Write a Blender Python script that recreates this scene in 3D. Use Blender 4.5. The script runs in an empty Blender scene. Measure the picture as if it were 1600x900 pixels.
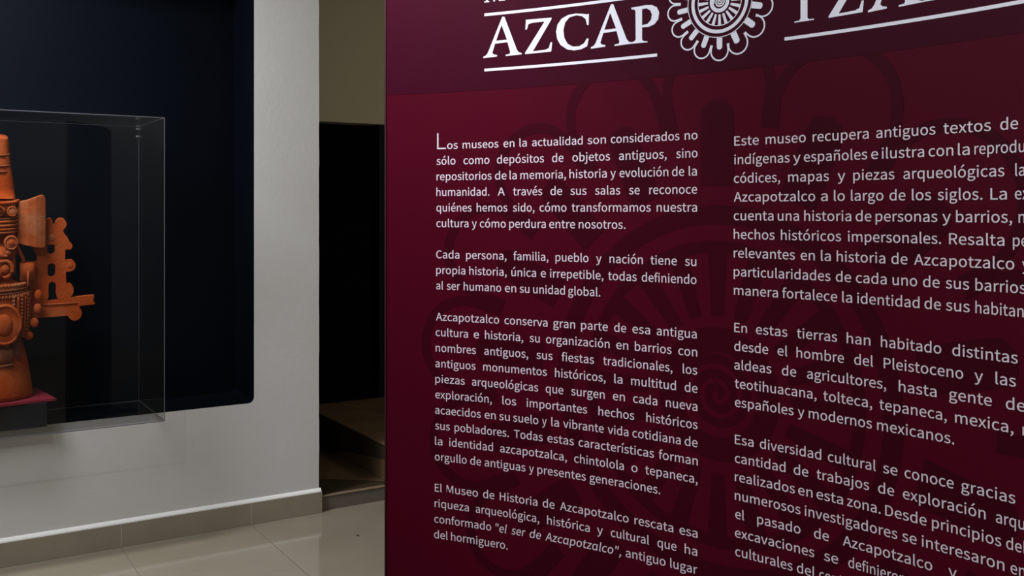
import bpy, bmesh, math, random, json
from mathutils import Vector, Matrix
from mathutils.geometry import tessellate_polygon

# ------------------------------------------------------------------ camera, world, lights, exposure
scene = bpy.context.scene
COL = scene.collection
F_PX, CX, HY, CAM_H = 1530.0, 800.0, 328.5, 1.5       # focal length (px of 1600x900), centre, horizon row, eye height
cam_data = bpy.data.cameras.new('camera')
cam_data.sensor_width = 36.0
cam_data.lens = 36.0 * F_PX / 1600.0
cam_data.shift_y = -(450.0 - HY) / 1600.0
cam_data.clip_start = 0.05
cam = bpy.data.objects.new('camera', cam_data)
cam.location = (0, 0, CAM_H)
cam.rotation_euler = (math.radians(90), 0, 0)
COL.objects.link(cam)
scene.camera = cam

world = bpy.data.worlds.new('world')
scene.world = world
world.use_nodes = True
world.node_tree.nodes['Background'].inputs[0].default_value = (0.75, 0.8, 0.9, 1)
world.node_tree.nodes['Background'].inputs[1].default_value = 0.02

scene.view_settings.view_transform = 'Standard'
scene.view_settings.look = 'None'
scene.view_settings.gamma = 1.0
scene.view_settings.use_curve_mapping = False
scene.view_settings.exposure = 0.0

# the gallery wall frame: s runs along the wall (0 at its free end, + to the right), t comes out of it, h up
W0 = Vector((-0.9485, 4.870))
WD = Vector((0.8463, 0.5329))
WO = Vector((0.5329, -0.8463))
def P(s, t, h):
    v = W0 + WD * s + WO * t
    return Vector((v.x, v.y, h))
WALL_ANGLE = math.atan2(WD.y, WD.x)

def spot(name, loc, target, energy, color, size_deg, blend, radius):
    l = bpy.data.lights.new(name, 'SPOT')
    l.energy = energy; l.color = color; l.spot_size = math.radians(size_deg); l.spot_blend = blend
    l.shadow_soft_size = radius
    o = bpy.data.objects.new(name, l)
    o.location = loc
    o.rotation_euler = (Vector(target) - Vector(loc)).to_track_quat('-Z', 'Y').to_euler()
    COL.objects.link(o)
    return o
def area(name, loc, target, energy, color, sx, sy):
    l = bpy.data.lights.new(name, 'AREA')
    l.shape = 'RECTANGLE'; l.size = sx; l.size_y = sy
    l.energy = energy; l.color = color
    o = bpy.data.objects.new(name, l)
    o.location = loc
    o.rotation_euler = (Vector(target) - Vector(loc)).to_track_quat('-Z', 'Y').to_euler()
    COL.objects.link(o)
    return o
spot('track_spotlight', P(-2.1, 2.1, 2.9), P(-2.2, 0.0, 1.1), 42, (1.0, 0.97, 0.92), 86, 1.0, 0.03)
area('ceiling_lamp', P(-3.1, 1.7, 3.15), P(-2.9, 1.6, 0.0), 65, (0.90, 0.93, 1.0), 1.2, 0.6)
spot('panel_fill_spot', (-0.70, 1.60, 2.65), (-0.34, 2.18, 1.86), 88, (0.93, 0.94, 1.0), 80, 1.0, 0.06)  # unseen spot, added to brighten the panel's upper left
spot('panel_fill_spot', (-0.05, 0.55, 3.05), (0.72, 1.62, 1.75), 42, (0.95, 0.95, 1.0), 70, 1.0, 0.06)  # added fill spot, lifts the print on the panel's right side
area('hall_fill', (3.2, -0.3, 3.15), (2.4, 0.6, 0.0), 30, (1.0, 0.96, 0.90), 1.6, 1.0)  # unseen broad fill, added to lighten the wall below the case
area('wall_washer', P(-2.0, 0.65, 3.18), P(-2.0, 0.6, 0.0), 100, (0.95, 0.97, 1.0), 1.0, 0.3)
area('stair_lamp', P(1.6, 1.2, 3.1), P(1.2, 0.2, 0.0), 12, (1.0, 0.93, 0.78), 0.8, 0.5)

# ------------------------------------------------------------------ materials
def mat(name, base, rough=0.6, spec=0.5, noise=None, bump=None, coat=0.0, metallic=0.0):
    """noise = (scale, second colour, contrast low, high); bump = (scale, strength, distance)"""
    m = bpy.data.materials.new(name); m.use_nodes = True
    nt = m.node_tree; b = nt.nodes['Principled BSDF']
    b.inputs['Base Color'].default_value = (*base, 1)
    b.inputs['Roughness'].default_value = rough
    b.inputs['Specular IOR Level'].default_value = spec
    b.inputs['Coat Weight'].default_value = coat
    b.inputs['Metallic'].default_value = metallic
    tc = nt.nodes.new('ShaderNodeTexCoord')
    if noise:
        sc, c2, lo, hi = noise
        n = nt.nodes.new('ShaderNodeTexNoise'); n.inputs['Scale'].default_value = sc
        n.inputs['Detail'].default_value = 6
        nt.links.new(tc.outputs['Object'], n.inputs['Vector'])
        r = nt.nodes.new('ShaderNodeValToRGB')
        r.color_ramp.elements[0].position = lo; r.color_ramp.elements[0].color = (*base, 1)
        r.color_ramp.elements[1].position = hi; r.color_ramp.elements[1].color = (*c2, 1)
        nt.links.new(n.outputs['Fac'], r.inputs['Fac'])
        nt.links.new(r.outputs['Color'], b.inputs['Base Color'])
    if bump:
        sc, st, dist = bump
        n = nt.nodes.new('ShaderNodeTexNoise'); n.inputs['Scale'].default_value = sc
        n.inputs['Detail'].default_value = 5
        nt.links.new(tc.outputs['Object'], n.inputs['Vector'])
        bp = nt.nodes.new('ShaderNodeBump'); bp.inputs['Strength'].default_value = st
        bp.inputs['Distance'].default_value = dist
        nt.links.new(n.outputs['Fac'], bp.inputs['Height'])
        nt.links.new(bp.outputs['Normal'], b.inputs['Normal'])
    return m

M = {}
M['plaster'] = mat('white_plaster', (0.60, 0.59, 0.575), 0.85, 0.2, (1.6, (0.56, 0.545, 0.52), 0.35, 0.7), (38, 0.16, 0.005))
M['bead'] = mat('white_bead', (0.72, 0.71, 0.69), 0.7, 0.3, None, (60, 0.2, 0.003))
M['navy'] = mat('navy_paint', (0.0009, 0.0018, 0.0040), 0.6, 0.05, (1.2, (0.0013, 0.0026, 0.0044), 0.3, 0.7), (8, 0.10, 0.004))
M['beige'] = mat('beige_plaster', (0.50, 0.43, 0.30), 0.85, 0.2, None, (30, 0.3, 0.004))
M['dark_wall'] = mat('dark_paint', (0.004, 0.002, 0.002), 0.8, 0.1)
M['tile'] = mat('polished_floor_tile', (0.185, 0.160, 0.118), 0.09, 0.45, (3.0, (0.21, 0.18, 0.134), 0.35, 0.7))
M['grout'] = mat('grout', (0.23, 0.21, 0.17), 0.9, 0.2)
M['grout_pale'] = mat('pale_grout', (0.42, 0.39, 0.33), 0.9, 0.2)
M['skirt'] = mat('skirting_tile', (0.24, 0.208, 0.150), 0.35, 0.4, (7.0, (0.27, 0.235, 0.172), 0.35, 0.7))
M['wood'] = mat('brown_stair_board', (0.10, 0.060, 0.030), 0.45, 0.4, (5.0, (0.14, 0.085, 0.045), 0.35, 0.7))
M['shade_and_crumb'] = mat('shade_and_crumb_brown', (0.035, 0.024, 0.012), 0.6, 0.3, (5.0, (0.03, 0.02, 0.01), 0.3, 0.7))  # darker wood standing in for shade on the steps; also the crumb's colour
M['nosing'] = mat('step_nosing', (0.17, 0.12, 0.075), 0.4, 0.4)
M['step_grey'] = mat('grey_step_tile', (0.12, 0.10, 0.08), 0.4, 0.4)
M['ceiling'] = mat('ceiling_paint', (0.5, 0.5, 0.48), 0.9, 0.2)
M['room'] = mat('room_wall_paint', (0.30, 0.30, 0.30), 0.9, 0.2)
M['crimson'] = mat('crimson_print', (0.074, 0.0007, 0.0105), 0.5, 0.06, None, (900, 0.05, 0.0005))
M['plum'] = mat('plum_print', (0.047, 0.0012, 0.011), 0.5, 0.06, None, (900, 0.05, 0.0005))
M['water'] = mat('dark_crimson_print', (0.047, 0.0005, 0.0075), 0.5, 0.06, None, (900, 0.05, 0.0005))
M['ink_white'] = mat('white_print', (0.90, 0.91, 0.99), 0.45, 0.5)
M['ink_grey'] = mat('pale_text_print', (0.84, 0.74, 0.80), 0.5, 0.4)
M['backing'] = mat('panel_backing', (0.03, 0.028, 0.03), 0.6, 0.3)
M['edge'] = mat('panel_edge', (0.03, 0.004, 0.008), 0.6, 0.3)
M['clay'] = mat('terracotta', (0.26, 0.038, 0.006), 0.85, 0.04, (9.0, (0.29, 0.066, 0.018), 0.38, 0.68), (70, 0.5, 0.004))
M['clay_pale'] = mat('pale_terracotta', (0.26, 0.054, 0.014), 0.85, 0.04, (14.0, (0.28, 0.095, 0.040), 0.4, 0.68), (60, 0.5, 0.004))
M['clay_dark'] = mat('dark_terracotta', (0.13, 0.045, 0.022), 0.85, 0.1, (16.0, (0.20, 0.055, 0.02), 0.4, 0.65), (60, 0.5, 0.004))  # darker clay, used on cords, belt, bands and the mouth shadow
M['board'] = mat('burgundy_board', (0.16, 0.006, 0.016), 0.7, 0.3)
M['black'] = mat('black_plinth', (0.004, 0.004, 0.006), 0.7, 0.2)
M['metal'] = mat('screw_metal', (0.6, 0.6, 0.6), 0.3, 0.5, metallic=1.0)

def acrylic(name, tint, extra=0.0):
    m = bpy.data.materials.new(name); m.use_nodes = True
    nt = m.node_tree; nt.nodes.clear()
    out = nt.nodes.new('ShaderNodeOutputMaterial')
    mix = nt.nodes.new('ShaderNodeMixShader')
    tr = nt.nodes.new('ShaderNodeBsdfTransparent'); tr.inputs[0].default_value = (*tint, 1)
    gl = nt.nodes.new('ShaderNodeBsdfGlossy'); gl.inputs['Roughness'].default_value = 0.015
    fr = nt.nodes.new('ShaderNodeFresnel'); 
    # thin sheet: both faces reflect like air to acrylic (the Fresnel node inverts the index on back faces)
    ge = nt.nodes.new('ShaderNodeNewGeometry')
    ma = nt.nodes.new('ShaderNodeMapRange'); ma.inputs['To Min'].default_value = 1.47; ma.inputs['To Max'].default_value = 1 / 1.47
    nt.links.new(ge.outputs['Backfacing'], ma.inputs['Value']); nt.links.new(ma.outputs[0], fr.inputs['IOR'])
    nt.links.new(fr.outputs[0], mix.inputs[0])
    nt.links.new(tr.outputs[0], mix.inputs[1]); nt.links.new(gl.outputs[0], mix.inputs[2])
    nt.links.new(mix.outputs[0], out.inputs[0])
    return m
M['acrylic'] = acrylic('clear_acrylic', (0.99, 0.993, 0.993))
M['acrylic_base'] = acrylic('smoked_acrylic', (0.985, 0.985, 0.985))
M['acrylic_edge'] = mat('acrylic_edge', (0.09, 0.09, 0.105), 0.3, 0.6)

# ------------------------------------------------------------------ object helpers
def obj(name, verts, faces, m, parent=None, smooth=False):
    me = bpy.data.meshes.new(name)
    me.from_pydata([tuple(v) for v in verts], [], faces)
    me.validate()
    if m is not None:
        me.materials.append(m)
    if smooth:
        me.polygons.foreach_set('use_smooth', [True] * len(me.polygons))
    o = bpy.data.objects.new(name, me)
    COL.objects.link(o)
    if parent is not None:
        o.parent = parent
        o.matrix_parent_inverse = Matrix.Translation(-parent.location) if parent.type == 'EMPTY' else Matrix.Identity(4)
    return o
def bmobj(name, bm, m, parent=None, smooth=False):
    bmesh.ops.recalc_face_normals(bm, faces=bm.faces)
    me = bpy.data.meshes.new(name); bm.to_mesh(me); bm.free()
    me.materials.append(m)
    if smooth:
        me.polygons.foreach_set('use_smooth', [True] * len(me.polygons))
    o = bpy.data.objects.new(name, me); COL.objects.link(o)
    if parent is not None:
        o.parent = parent
        o.matrix_parent_inverse = Matrix.Translation(-parent.location) if parent.type == 'EMPTY' else Matrix.Identity(4)
    return o
def thing(name, loc, label, cat, group=None):
    e = bpy.data.objects.new(name, None); e.location = loc; e.empty_display_size = 0.1
    COL.objects.link(e); e['label'] = label; e['category'] = cat
    if group: e['group'] = group
    return e
def structure(o, label=None):
    o['kind'] = 'structure'
    if label: o['label'] = label
    return o
class Geo:
    """collects polygons of one mesh"""
    def __init__(self): self.v = []; self.f = []
    def add(self, vs, fs):
        n = len(self.v); self.v += list(vs); self.f += [tuple(i + n for i in f) for f in fs]
    def box(self, s0, s1, t0, t1, h0, h1):
        c = [P(s, t, h) for h in (h0, h1) for s, t in ((s0, t0), (s1, t0), (s1, t1), (s0, t1))]
        self.add(c, [(0, 3, 2, 1), (4, 5, 6, 7), (0, 1, 5, 4), (1, 2, 6, 5), (2, 3, 7, 6), (3, 0, 4, 7)])
def sbox(name, s0, s1, t0, t1, h0, h1, m, parent=None, bevel=0.0):
    bm = bmesh.new()
    c = [bm.verts.new(P(s, t, h)) for h in (h0, h1) for s, t in ((s0, t0), (s1, t0), (s1, t1), (s0, t1))]
    for f in [(0, 3, 2, 1), (4, 5, 6, 7), (0, 1, 5, 4), (1, 2, 6, 5), (2, 3, 7, 6), (3, 0, 4, 7)]:
        bm.faces.new([c[i] for i in f])
    if bevel:
        bmesh.ops.bevel(bm, geom=bm.edges[:], offset=bevel, segments=1, affect='EDGES')
    return bmobj(name, bm, m, parent)
def tess(loops):
    """loops of 2D points, first the outline then the holes -> (points, triangles)"""
    pts = [p for l in loops for p in l]
    tris = tessellate_polygon([[Vector((p[0], p[1], 0)) for p in l] for l in loops])
    return pts, [tuple(t) for t in tris]
def slab(fn, loops, d0, d1):
    """solid plate: fn(x, y, d) -> world point; returns bmesh"""
    pts, tris = tess(loops)
    bm = bmesh.new()
    a = [bm.verts.new(fn(x, y, d0)) for x, y in pts]
    b = [bm.verts.new(fn(x, y, d1)) for x, y in pts]
    for t in tris:
        if len(set(t)) == 3:
            try:
                bm.faces.new([a[i] for i in t]); bm.faces.new([b[i] for i in reversed(t)])
            except ValueError: pass
    k = 0
    for l in loops:
        n = len(l)
        for i in range(n):
            j = (i + 1) % n
            try: bm.faces.new([a[k + i], a[k + j], b[k + j], b[k + i]])
            except ValueError: pass
        k += n
    return bm

# ------------------------------------------------------------------ the setting
S_L, S_R, T_B, T_F, H_C = -5.2, 4.2, -1.28, 7.0, 3.25
# floor: grout bed and polished tiles
structure(sbox('floor', S_L, S_R, T_B - 1.4, T_F, -0.10, -0.004, M['grout']))
floor = bpy.data.objects['floor']
TW, TL = 0.587, 1.174
S_J = -0.356                     # the joint that meets the skirting at its second seam
first = None
i0 = int(math.floor((S_L - S_J) / TW)) + 1
i1 = int(math.floor((S_R - S_J) / TW))
for i in range(i0, i1):
    for k in range(-1, 6):
        s0 = S_J + i * TW; t0 = 1.06 + (k - 1) * TL
        if t0 + TL > T_F or t0 < T_B - 1.3: continue
        if first is None:
            bm = bmesh.new()
            g = 0.0012
            x0, x1, y0, y1 = g, TW - g, g, TL - g
            c = []
            for z, e in ((-0.006, 0), (-0.0008, 0), (0.0, 0.0012)):
                c.append([bm.verts.new((x, y, z)) for x, y in ((x0 + e, y0 + e), (x1 - e, y0 + e), (x1 - e, y1 - e), (x0 + e, y1 - e))])
            for a, b in ((0, 1), (1, 2)):
                for q in range(4):
                    bm.faces.new([c[a][q], c[a][(q + 1) % 4], c[b][(q + 1) % 4], c[b][q]])
            bm.faces.new(c[2])
            bmesh.ops.recalc_face_normals(bm, faces=bm.faces)
            me = bpy.data.meshes.new('tile'); bm.to_mesh(me); bm.free(); me.materials.append(M['tile'])
            first = me
        o = bpy.data.objects.new('tile', first)
        # local x along the wall, local y out of it (mirrored frame handled by a half turn)
        p = P(s0 + TW, t0, 0)
        o.location = p; o.rotation_euler = (0, 0, WALL_ANGLE + math.pi)
        COL.objects.link(o); o.parent = floor

# gallery wall with the recessed niche
N_S0, N_S1, N_H0, N_H1, N_D = -2.551, -0.339, 0.578, 2.75, 0.334
random.seed(4)
def niche_outline(r=0.028, n=5):
    pts = []
    for cx, cy, a0 in ((N_S1 - r, N_H0 + r, -90), (N_S1 - r, N_H1 - r, 0), (N_S0 + r, N_H1 - r, 90), (N_S0 + r, N_H0 + r, 180)):
        for k in range(n + 1):
            a = math.radians(a0 + 90 * k / n)
            pts.append((cx + r * math.cos(a), cy + r * math.sin(a)))
    return pts
edge = [(-0.012 + random.uniform(-0.0012, 0.0012), h * H_C / 60) for h in range(61)]
outer = [(S_L, 0.0)] + edge + [(S_L, H_C)]
hole = niche_outline()
bm = slab(lambda x, y, d: P(x, d, y), [outer, hole], 0.0, -0.42)
structure(bmobj('wall_left', bm, M['plaster']))
g = Geo()
n = len(hole)
ring0 = [P(x, 0.001, y) for x, y in hole]; ring1 = [P(x, -N_D, y) for x, y in hole]
e = 0.0008
inn = [((x - (N_S0 + N_S1) / 2) * (1 - e) + (N_S0 + N_S1) / 2, (y - (N_H0 + N_H1) / 2) * (1 - e) + (N_H0 + N_H1) / 2) for x, y in hole]
ring0 = [P(x, 0.0005, y) for x, y in inn]; ring1 = [P(x, -N_D, y) for x, y in inn]
g.add(ring0 + ring1, [(i, (i + 1) % n, n + (i + 1) % n, n + i) for i in range(n)] + [tuple(range(n, 2 * n))])
structure(obj('wall_niche', g.v, g.f, M['navy']), 'recessed niche painted dark navy in the white wall')

# skirting: tiles set against the wall, a painted bead on top
base = structure(sbox('baseboard_left', S_L, -0.012, 0.0, 0.0132, 0.0, 0.1035, M['grout_pale']))
js = [-0.356 - k * 0.587 for k in range(0, 9)]
edges = [0.0] + js
for a, b in zip(edges[:-1], edges[1:]):
    sbox('skirting_tile', max(b, S_L) + 0.0012, a - (0.0012 if a < 0 else 0), 0.0005 if a < 0 else 0.0005, 0.014, 0.0, 0.104, M['skirt'], base, 0.0012)
sbox('skirting_tile', -0.0118, 0.0, -0.42, -0.001, 0.0, 0.104, M['skirt'], base, 0.0012)
bd = Geo()
for i in range(2):
    pass
prof = [(0.0, 0.104), (0.0135, 0.104), (0.0125, 0.109), (0.006, 0.117), (0.0, 0.121)]
sa, sb_ = S_L, -0.004
vs = [P(s, t, h) for s in (sa, sb_) for t, h in prof]; k = len(prof)
bd.add(vs, [(i, (i + 1) % k, k + (i + 1) % k, k + i) for i in range(k)] + [tuple(range(k)), tuple(range(2 * k - 1, k - 1, -1))])
obj('plaster_bead', bd.v, bd.f, M['bead'], base)

# the rest of the room
structure(sbox('ceiling', S_L, S_R, T_B - 1.4, T_F, H_C, H_C + 0.1, M['ceiling']))
structure(sbox('wall_front', S_L, S_R, T_F, T_F + 0.1, -0.1, H_C, M['room']))
structure(sbox('wall_far_left', S_L - 0.1, S_L, -0.42, T_F, -0.1, H_C, M['room']))
structure(sbox('wall_right', S_R, S_R + 0.1, T_B - 1.4, T_F, -0.1, H_C, M['room']))
# wall behind the steps with a dark opening in it
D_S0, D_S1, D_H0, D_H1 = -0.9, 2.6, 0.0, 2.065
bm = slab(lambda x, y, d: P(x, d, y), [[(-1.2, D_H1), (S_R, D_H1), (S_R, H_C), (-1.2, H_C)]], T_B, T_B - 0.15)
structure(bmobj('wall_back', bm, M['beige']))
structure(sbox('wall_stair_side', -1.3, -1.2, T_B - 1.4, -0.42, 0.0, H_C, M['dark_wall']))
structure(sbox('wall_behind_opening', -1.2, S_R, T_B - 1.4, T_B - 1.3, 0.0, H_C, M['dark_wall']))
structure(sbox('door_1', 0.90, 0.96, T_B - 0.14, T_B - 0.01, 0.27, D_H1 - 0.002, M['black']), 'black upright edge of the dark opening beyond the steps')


# ------------------------------------------------------------------ steps right of the wall end
st = thing('stair_step', P(0.6, -0.5, 0), 'low brown step and landing in shadow right of the white wall end', 'step')
sbox('riser', 0.002, 3.4, -0.030, -0.012, 0.0, 0.066, M['step_grey'], st)
sbox('nosing', 0.002, 3.4, -0.034, -0.008, 0.067, 0.0752, M['nosing'], st, 0.002)
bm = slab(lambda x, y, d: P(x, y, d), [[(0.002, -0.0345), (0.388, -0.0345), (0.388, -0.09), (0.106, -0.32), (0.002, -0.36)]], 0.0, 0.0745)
bmobj('tread_shadow', bm, M['shade_and_crumb'], st)  # the wall's shadow on the tread, put in as a dark piece
bm = slab(lambda x, y, d: P(x, y, d), [[(0.002, -0.361), (0.106, -0.321), (0.388, -0.091), (0.388, T_B + 0.001), (0.002, T_B + 0.001)]], 0.0, 0.0745)
bmobj('tread', bm, M['wood'], st)
t_a, t_b = -0.0355, T_B + 0.002
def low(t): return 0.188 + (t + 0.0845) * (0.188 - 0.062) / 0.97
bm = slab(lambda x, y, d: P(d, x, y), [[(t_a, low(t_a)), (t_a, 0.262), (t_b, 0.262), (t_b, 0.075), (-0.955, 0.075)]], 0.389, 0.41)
bmobj('riser_shade_split', bm, M['shade_and_crumb'], st)  # upper part of the riser, its shade put in as darker wood
bm = slab(lambda x, y, d: P(d, x, y), [[(t_a, low(t_a) - 0.001), (t_a, 0.075), (-0.95, 0.075)]], 0.389, 0.41)
bmobj('riser_shade_split', bm, M['wood'], st)  # lower part of the same riser, left lighter as if lit
sbox('landing', 0.382, 3.4, t_b, t_a + 0.01, 0.262, 0.270, M['wood'], st, 0.0015)
st['label'] = 'low brown step and landing in shadow right of the white wall end'

# ------------------------------------------------------------------ acrylic case and plinth in the niche
S_C = -1.445
C0, C1, CT0, CT1, CH0, CH1 = -2.092, -0.798, -0.3325, 0.200, 0.5802, 1.904
case = thing('display_case', P(S_C, -0.07, CH0), 'large clear acrylic box over the terracotta figure, standing out of the navy niche', 'display case')
th = 0.005
ins = th + 0.0006
def pane(name, *a):
    return sbox(name, *a, M['acrylic'], case)
pane('front_pane', C0, C1, CT1 - th, CT1, CH0, CH1)
pane('side_pane', C1 - th, C1, CT0, CT1 - ins, CH0, CH1 - ins)
pane('side_pane', C0, C0 + th, CT0, CT1 - ins, CH0, CH1 - ins)
pane('top_pane', C0, C1, CT0, CT1 - ins, CH1 - th, CH1)
sbox('base_pane', C0 + ins, C1 - ins, CT0, CT1 - ins, CH0, CH0 + th, M['acrylic_base'], case)
# polished glue edges along the corners
ew = 0.0016
def rim(s0, s1, t0, t1, h0, h1):
    sbox('polished_edge', s0, s1, t0, t1, h0, h1, M['acrylic_edge'], case)
for s in (C0, C1):
    rim(s - ew, s + ew, CT1 - ew, CT1 + ew, CH0, CH1)
    rim(s - ew * .6, s + ew * .6, CT0, CT0 + ew * 1.2, CH0, CH1)
    rim(s - ew * .6, s + ew * .6, CT0 + ew * 1.3, CT1 - ew * 1.1, CH0, CH0 + 2 * ew)
    rim(s - ew * .3, s + ew * .3, CT0 + ew * 1.3, CT1 - ew * 1.1, CH1 - ew, CH1)
rim(C0 + ew * 1.1, C1 - ew * 1.1, CT1 - ew, CT1 + ew, CH1 - ew, CH1 + ew)
rim(C0 + ew * 1.1, C1 - ew * 1.1, CT1 - ew, CT1 + ew, CH0 - ew, CH0 + ew)
rim(C0 + ew, C1 - ew, CT0, CT0 + ew, CH0, CH0 + ew * 1.6)
rim(C0 + ew, C1 - ew, CT0, CT0 + ew * .5, CH1 - ew * .6, CH1)
for s in (C1 - 0.010, C0 + 0.010):
    for h in (CH1 - 0.012, CH1 - 0.048):
        bm = bmesh.new()
        bmesh.ops.create_cone(bm, cap_ends=True, segments=12, radius1=0.0052, radius2=0.004, depth=0.006,
                              matrix=Matrix.Translation(P(s, CT0 + 0.006, h)) @ Matrix.Rotation(WALL_ANGLE, 4, 'Z') @ Matrix.Rotation(math.radians(90), 4, 'X'))
        bmobj('screw', bm, M['metal'], case)

T_A = -0.07                                            # plane of the figure's axis
BH = 0.700
pl = thing('plinth', P(S_C, T_A, CH0), 'low black plinth with a burgundy top board under the terracotta figure', 'plinth')
bp = thing
sbox('block', S_C - 0.195, S_C + 0.195, T_A - 0.14, T_A + 0.15, CH0 + th + 0.001, BH - 0.013, M['black'], pl, 0.002)
bm = bmesh.new()
ang = math.radians(-7)
cs = []
for h in (BH - 0.012, BH):
    for x, y in ((-0.215, -0.15), (0.215, -0.15), (0.215, 0.165), (-0.215, 0.165)):
        cs.append(bm.verts.new(P(S_C + x * math.cos(ang) - y * math.sin(ang), T_A + x * math.sin(ang) + y * math.cos(ang), h)))
for f in [(0, 3, 2, 1), (4, 5, 6, 7), (0, 1, 5, 4), (1, 2, 6, 5), (2, 3, 7, 6), (3, 0, 4, 7)]: bm.faces.new([cs[i] for i in f])
bmesh.ops.bevel(bm, geom=bm.edges[:], offset=0.003, segments=2, affect='EDGES')
bmobj('top_board', bm, M['board'], pl)

# ------------------------------------------------------------------ the terracotta figure
fig = thing('terracotta_figure', P(S_C, T_A, BH), 'orange terracotta urn figure with openwork side wings inside the acrylic box', 'sculpture')
KX, KY = 1.0 / 409.0, 1.0 / 371.0                     # metres per pixel of the elevation drawing
def Q(x, y, d=0.0):
    """figure elevation (x right of the axis at -15, y down from the foot at 620) -> world; d comes forward"""
    f = 1.0 - 0.19 * d
    return P(S_C + (x + 15) * KX * f, T_A + d, BH + 0.001 + (620 - y) * KY * f)
def QL(s, h, d): return P(S_C + s, T_A + d, BH + 0.001 + h)
def lathe(name, prof, m, sy=1.0, seg=40, ripple=None):
    """prof: (height, radius)"""
    v = []; f = []
    for h, r in prof:
        for k in range(seg):
            a = 2 * math.pi * k / seg
            v.append(QL(r * math.cos(a), h, r * sy * math.sin(a)))
    n = len(prof)
    for i in range(n - 1):
        for k in range(seg):
            f.append((i * seg + k, i * seg + (k + 1) % seg, (i + 1) * seg + (k + 1) % seg, (i + 1) * seg + k))
    f.append(tuple(range(seg - 1, -1, -1))); f.append(tuple(range((n - 1) * seg, n * seg)))
    return obj(name, v, f, m, fig, smooth=True)
def Y(y): return (620 - y) * KY
def X(x): return (x + 15) * KX
# skirt shaped vessel
lathe('base_vessel', [(0.0, .146), (.006, .1545), (.02, .1555), (.06, .151), (.12, .142), (.19, .128), (.235, .116), (.27, .104), (.30, .098)], M['clay'], 0.84)
# trunk
lathe('trunk', [(.27, .100), (.285, .118), (.31, .132), (.345, .142), (.39, .147), (.43, .146), (.46, .138), (.485, .122), (.50, .10), (.52, .075), (.56, .07)], M['clay'], 0.80)
def disc(name, x, y, d, r, thick, m, parent=fig, ry=None, dome=0.35, seg=22):
    ry = ry or r
    v = []; f = []
    rings = [(1.0, -thick), (1.0, thick * .4), (.86, thick * .9), (.5, thick * (1 + dome * .7)), (.0001, thick * (1 + dome))]
    for q, z in rings:
        for k in range(seg):
            a = 2 * math.pi * k / seg
            v.append(Q(x + r * q * math.cos(a), y + ry * q * math.sin(a), d + z))
    for i in range(len(rings) - 1):
        for k in range(seg):
            f.append((i * seg + k, i * seg + (k + 1) % seg, (i + 1) * seg + (k + 1) % seg, (i + 1) * seg + k))
    f.append(tuple(range(seg)))
    return obj(name, v, f, m, parent, smooth=True)
def tube(name, pts, r, m, seg=10, closed=False, taper=None):
    """pts world points"""
    v = []; f = []; n = len(pts)
    for i, p in enumerate(pts):
        a = pts[(i - 1) % n] if (closed or i > 0) else p
        b = pts[(i + 1) % n] if (closed or i < n - 1) else p
        tan = (b - a).normalized()
        up = Vector((0, 0, 1)) if abs(tan.z) < .9 else Vector((WD.x, WD.y, 0))
        x = tan.cross(up).normalized(); y = x.cross(tan)
        rr = r if taper is None else r * taper[i]
        for k in range(seg):
            w = 2 * math.pi * k / seg
            v.append(p + x * rr * math.cos(w) + y * rr * math.sin(w))
    for i in range(n if closed else n - 1):
        j = (i + 1) % n
        for k in range(seg):
            f.append((i * seg + k, i * seg + (k + 1) % seg, j * seg + (k + 1) % seg, j * seg + k))
    if not closed:
        f.append(tuple(range(seg - 1, -1, -1))); f.append(tuple(range((n - 1) * seg, n * seg)))
    return obj(name, v, f, m, fig, smooth=True)
def ring_pts(x, y, d, r, ry=None, n=28):
    ry = ry or r
    return [Q(x + r * math.cos(2 * math.pi * k / n), y + ry * math.sin(2 * math.pi * k / n), d) for k in range(n)]
def ellipse_arc(y, rx, dy, a0, a1, n, sag=0.0):
    """points along the front of the body at height y; sag in px at the middle"""
    out = []
    for k in range(n):
        a = math.radians(a0 + (a1 - a0) * k / (n - 1))
        out.append(QL(rx * math.cos(a), Y(y) - sag * KY * math.sin(a), dy * math.sin(a)))
    return out
def beads(name, pts, r, m, squash=1.0):
    bm = bmesh.new()
    for p in pts:
        bmesh.ops.create_uvsphere(bm, u_segments=8, v_segments=6, radius=r, matrix=Matrix.Translation(p) @ Matrix.Diagonal((1, 1, squash, 1)))
    o = bmobj(name, bm, m, fig, True); o['kind'] = 'stuff'; return o
# big round breast medallion with inner ring
disc('breast_medallion', 1, 498, .110, 28, .016, M['clay'], ry=33, dome=-.35, seg=34)
tube('medallion_rim', ring_pts(1, 498, .126, 25, 30), .0055, M['clay'], closed=True)
disc('medallion_boss', -1, 498, .122, 14, .010, M['clay'], ry=17, dome=.5, seg=26)
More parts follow.
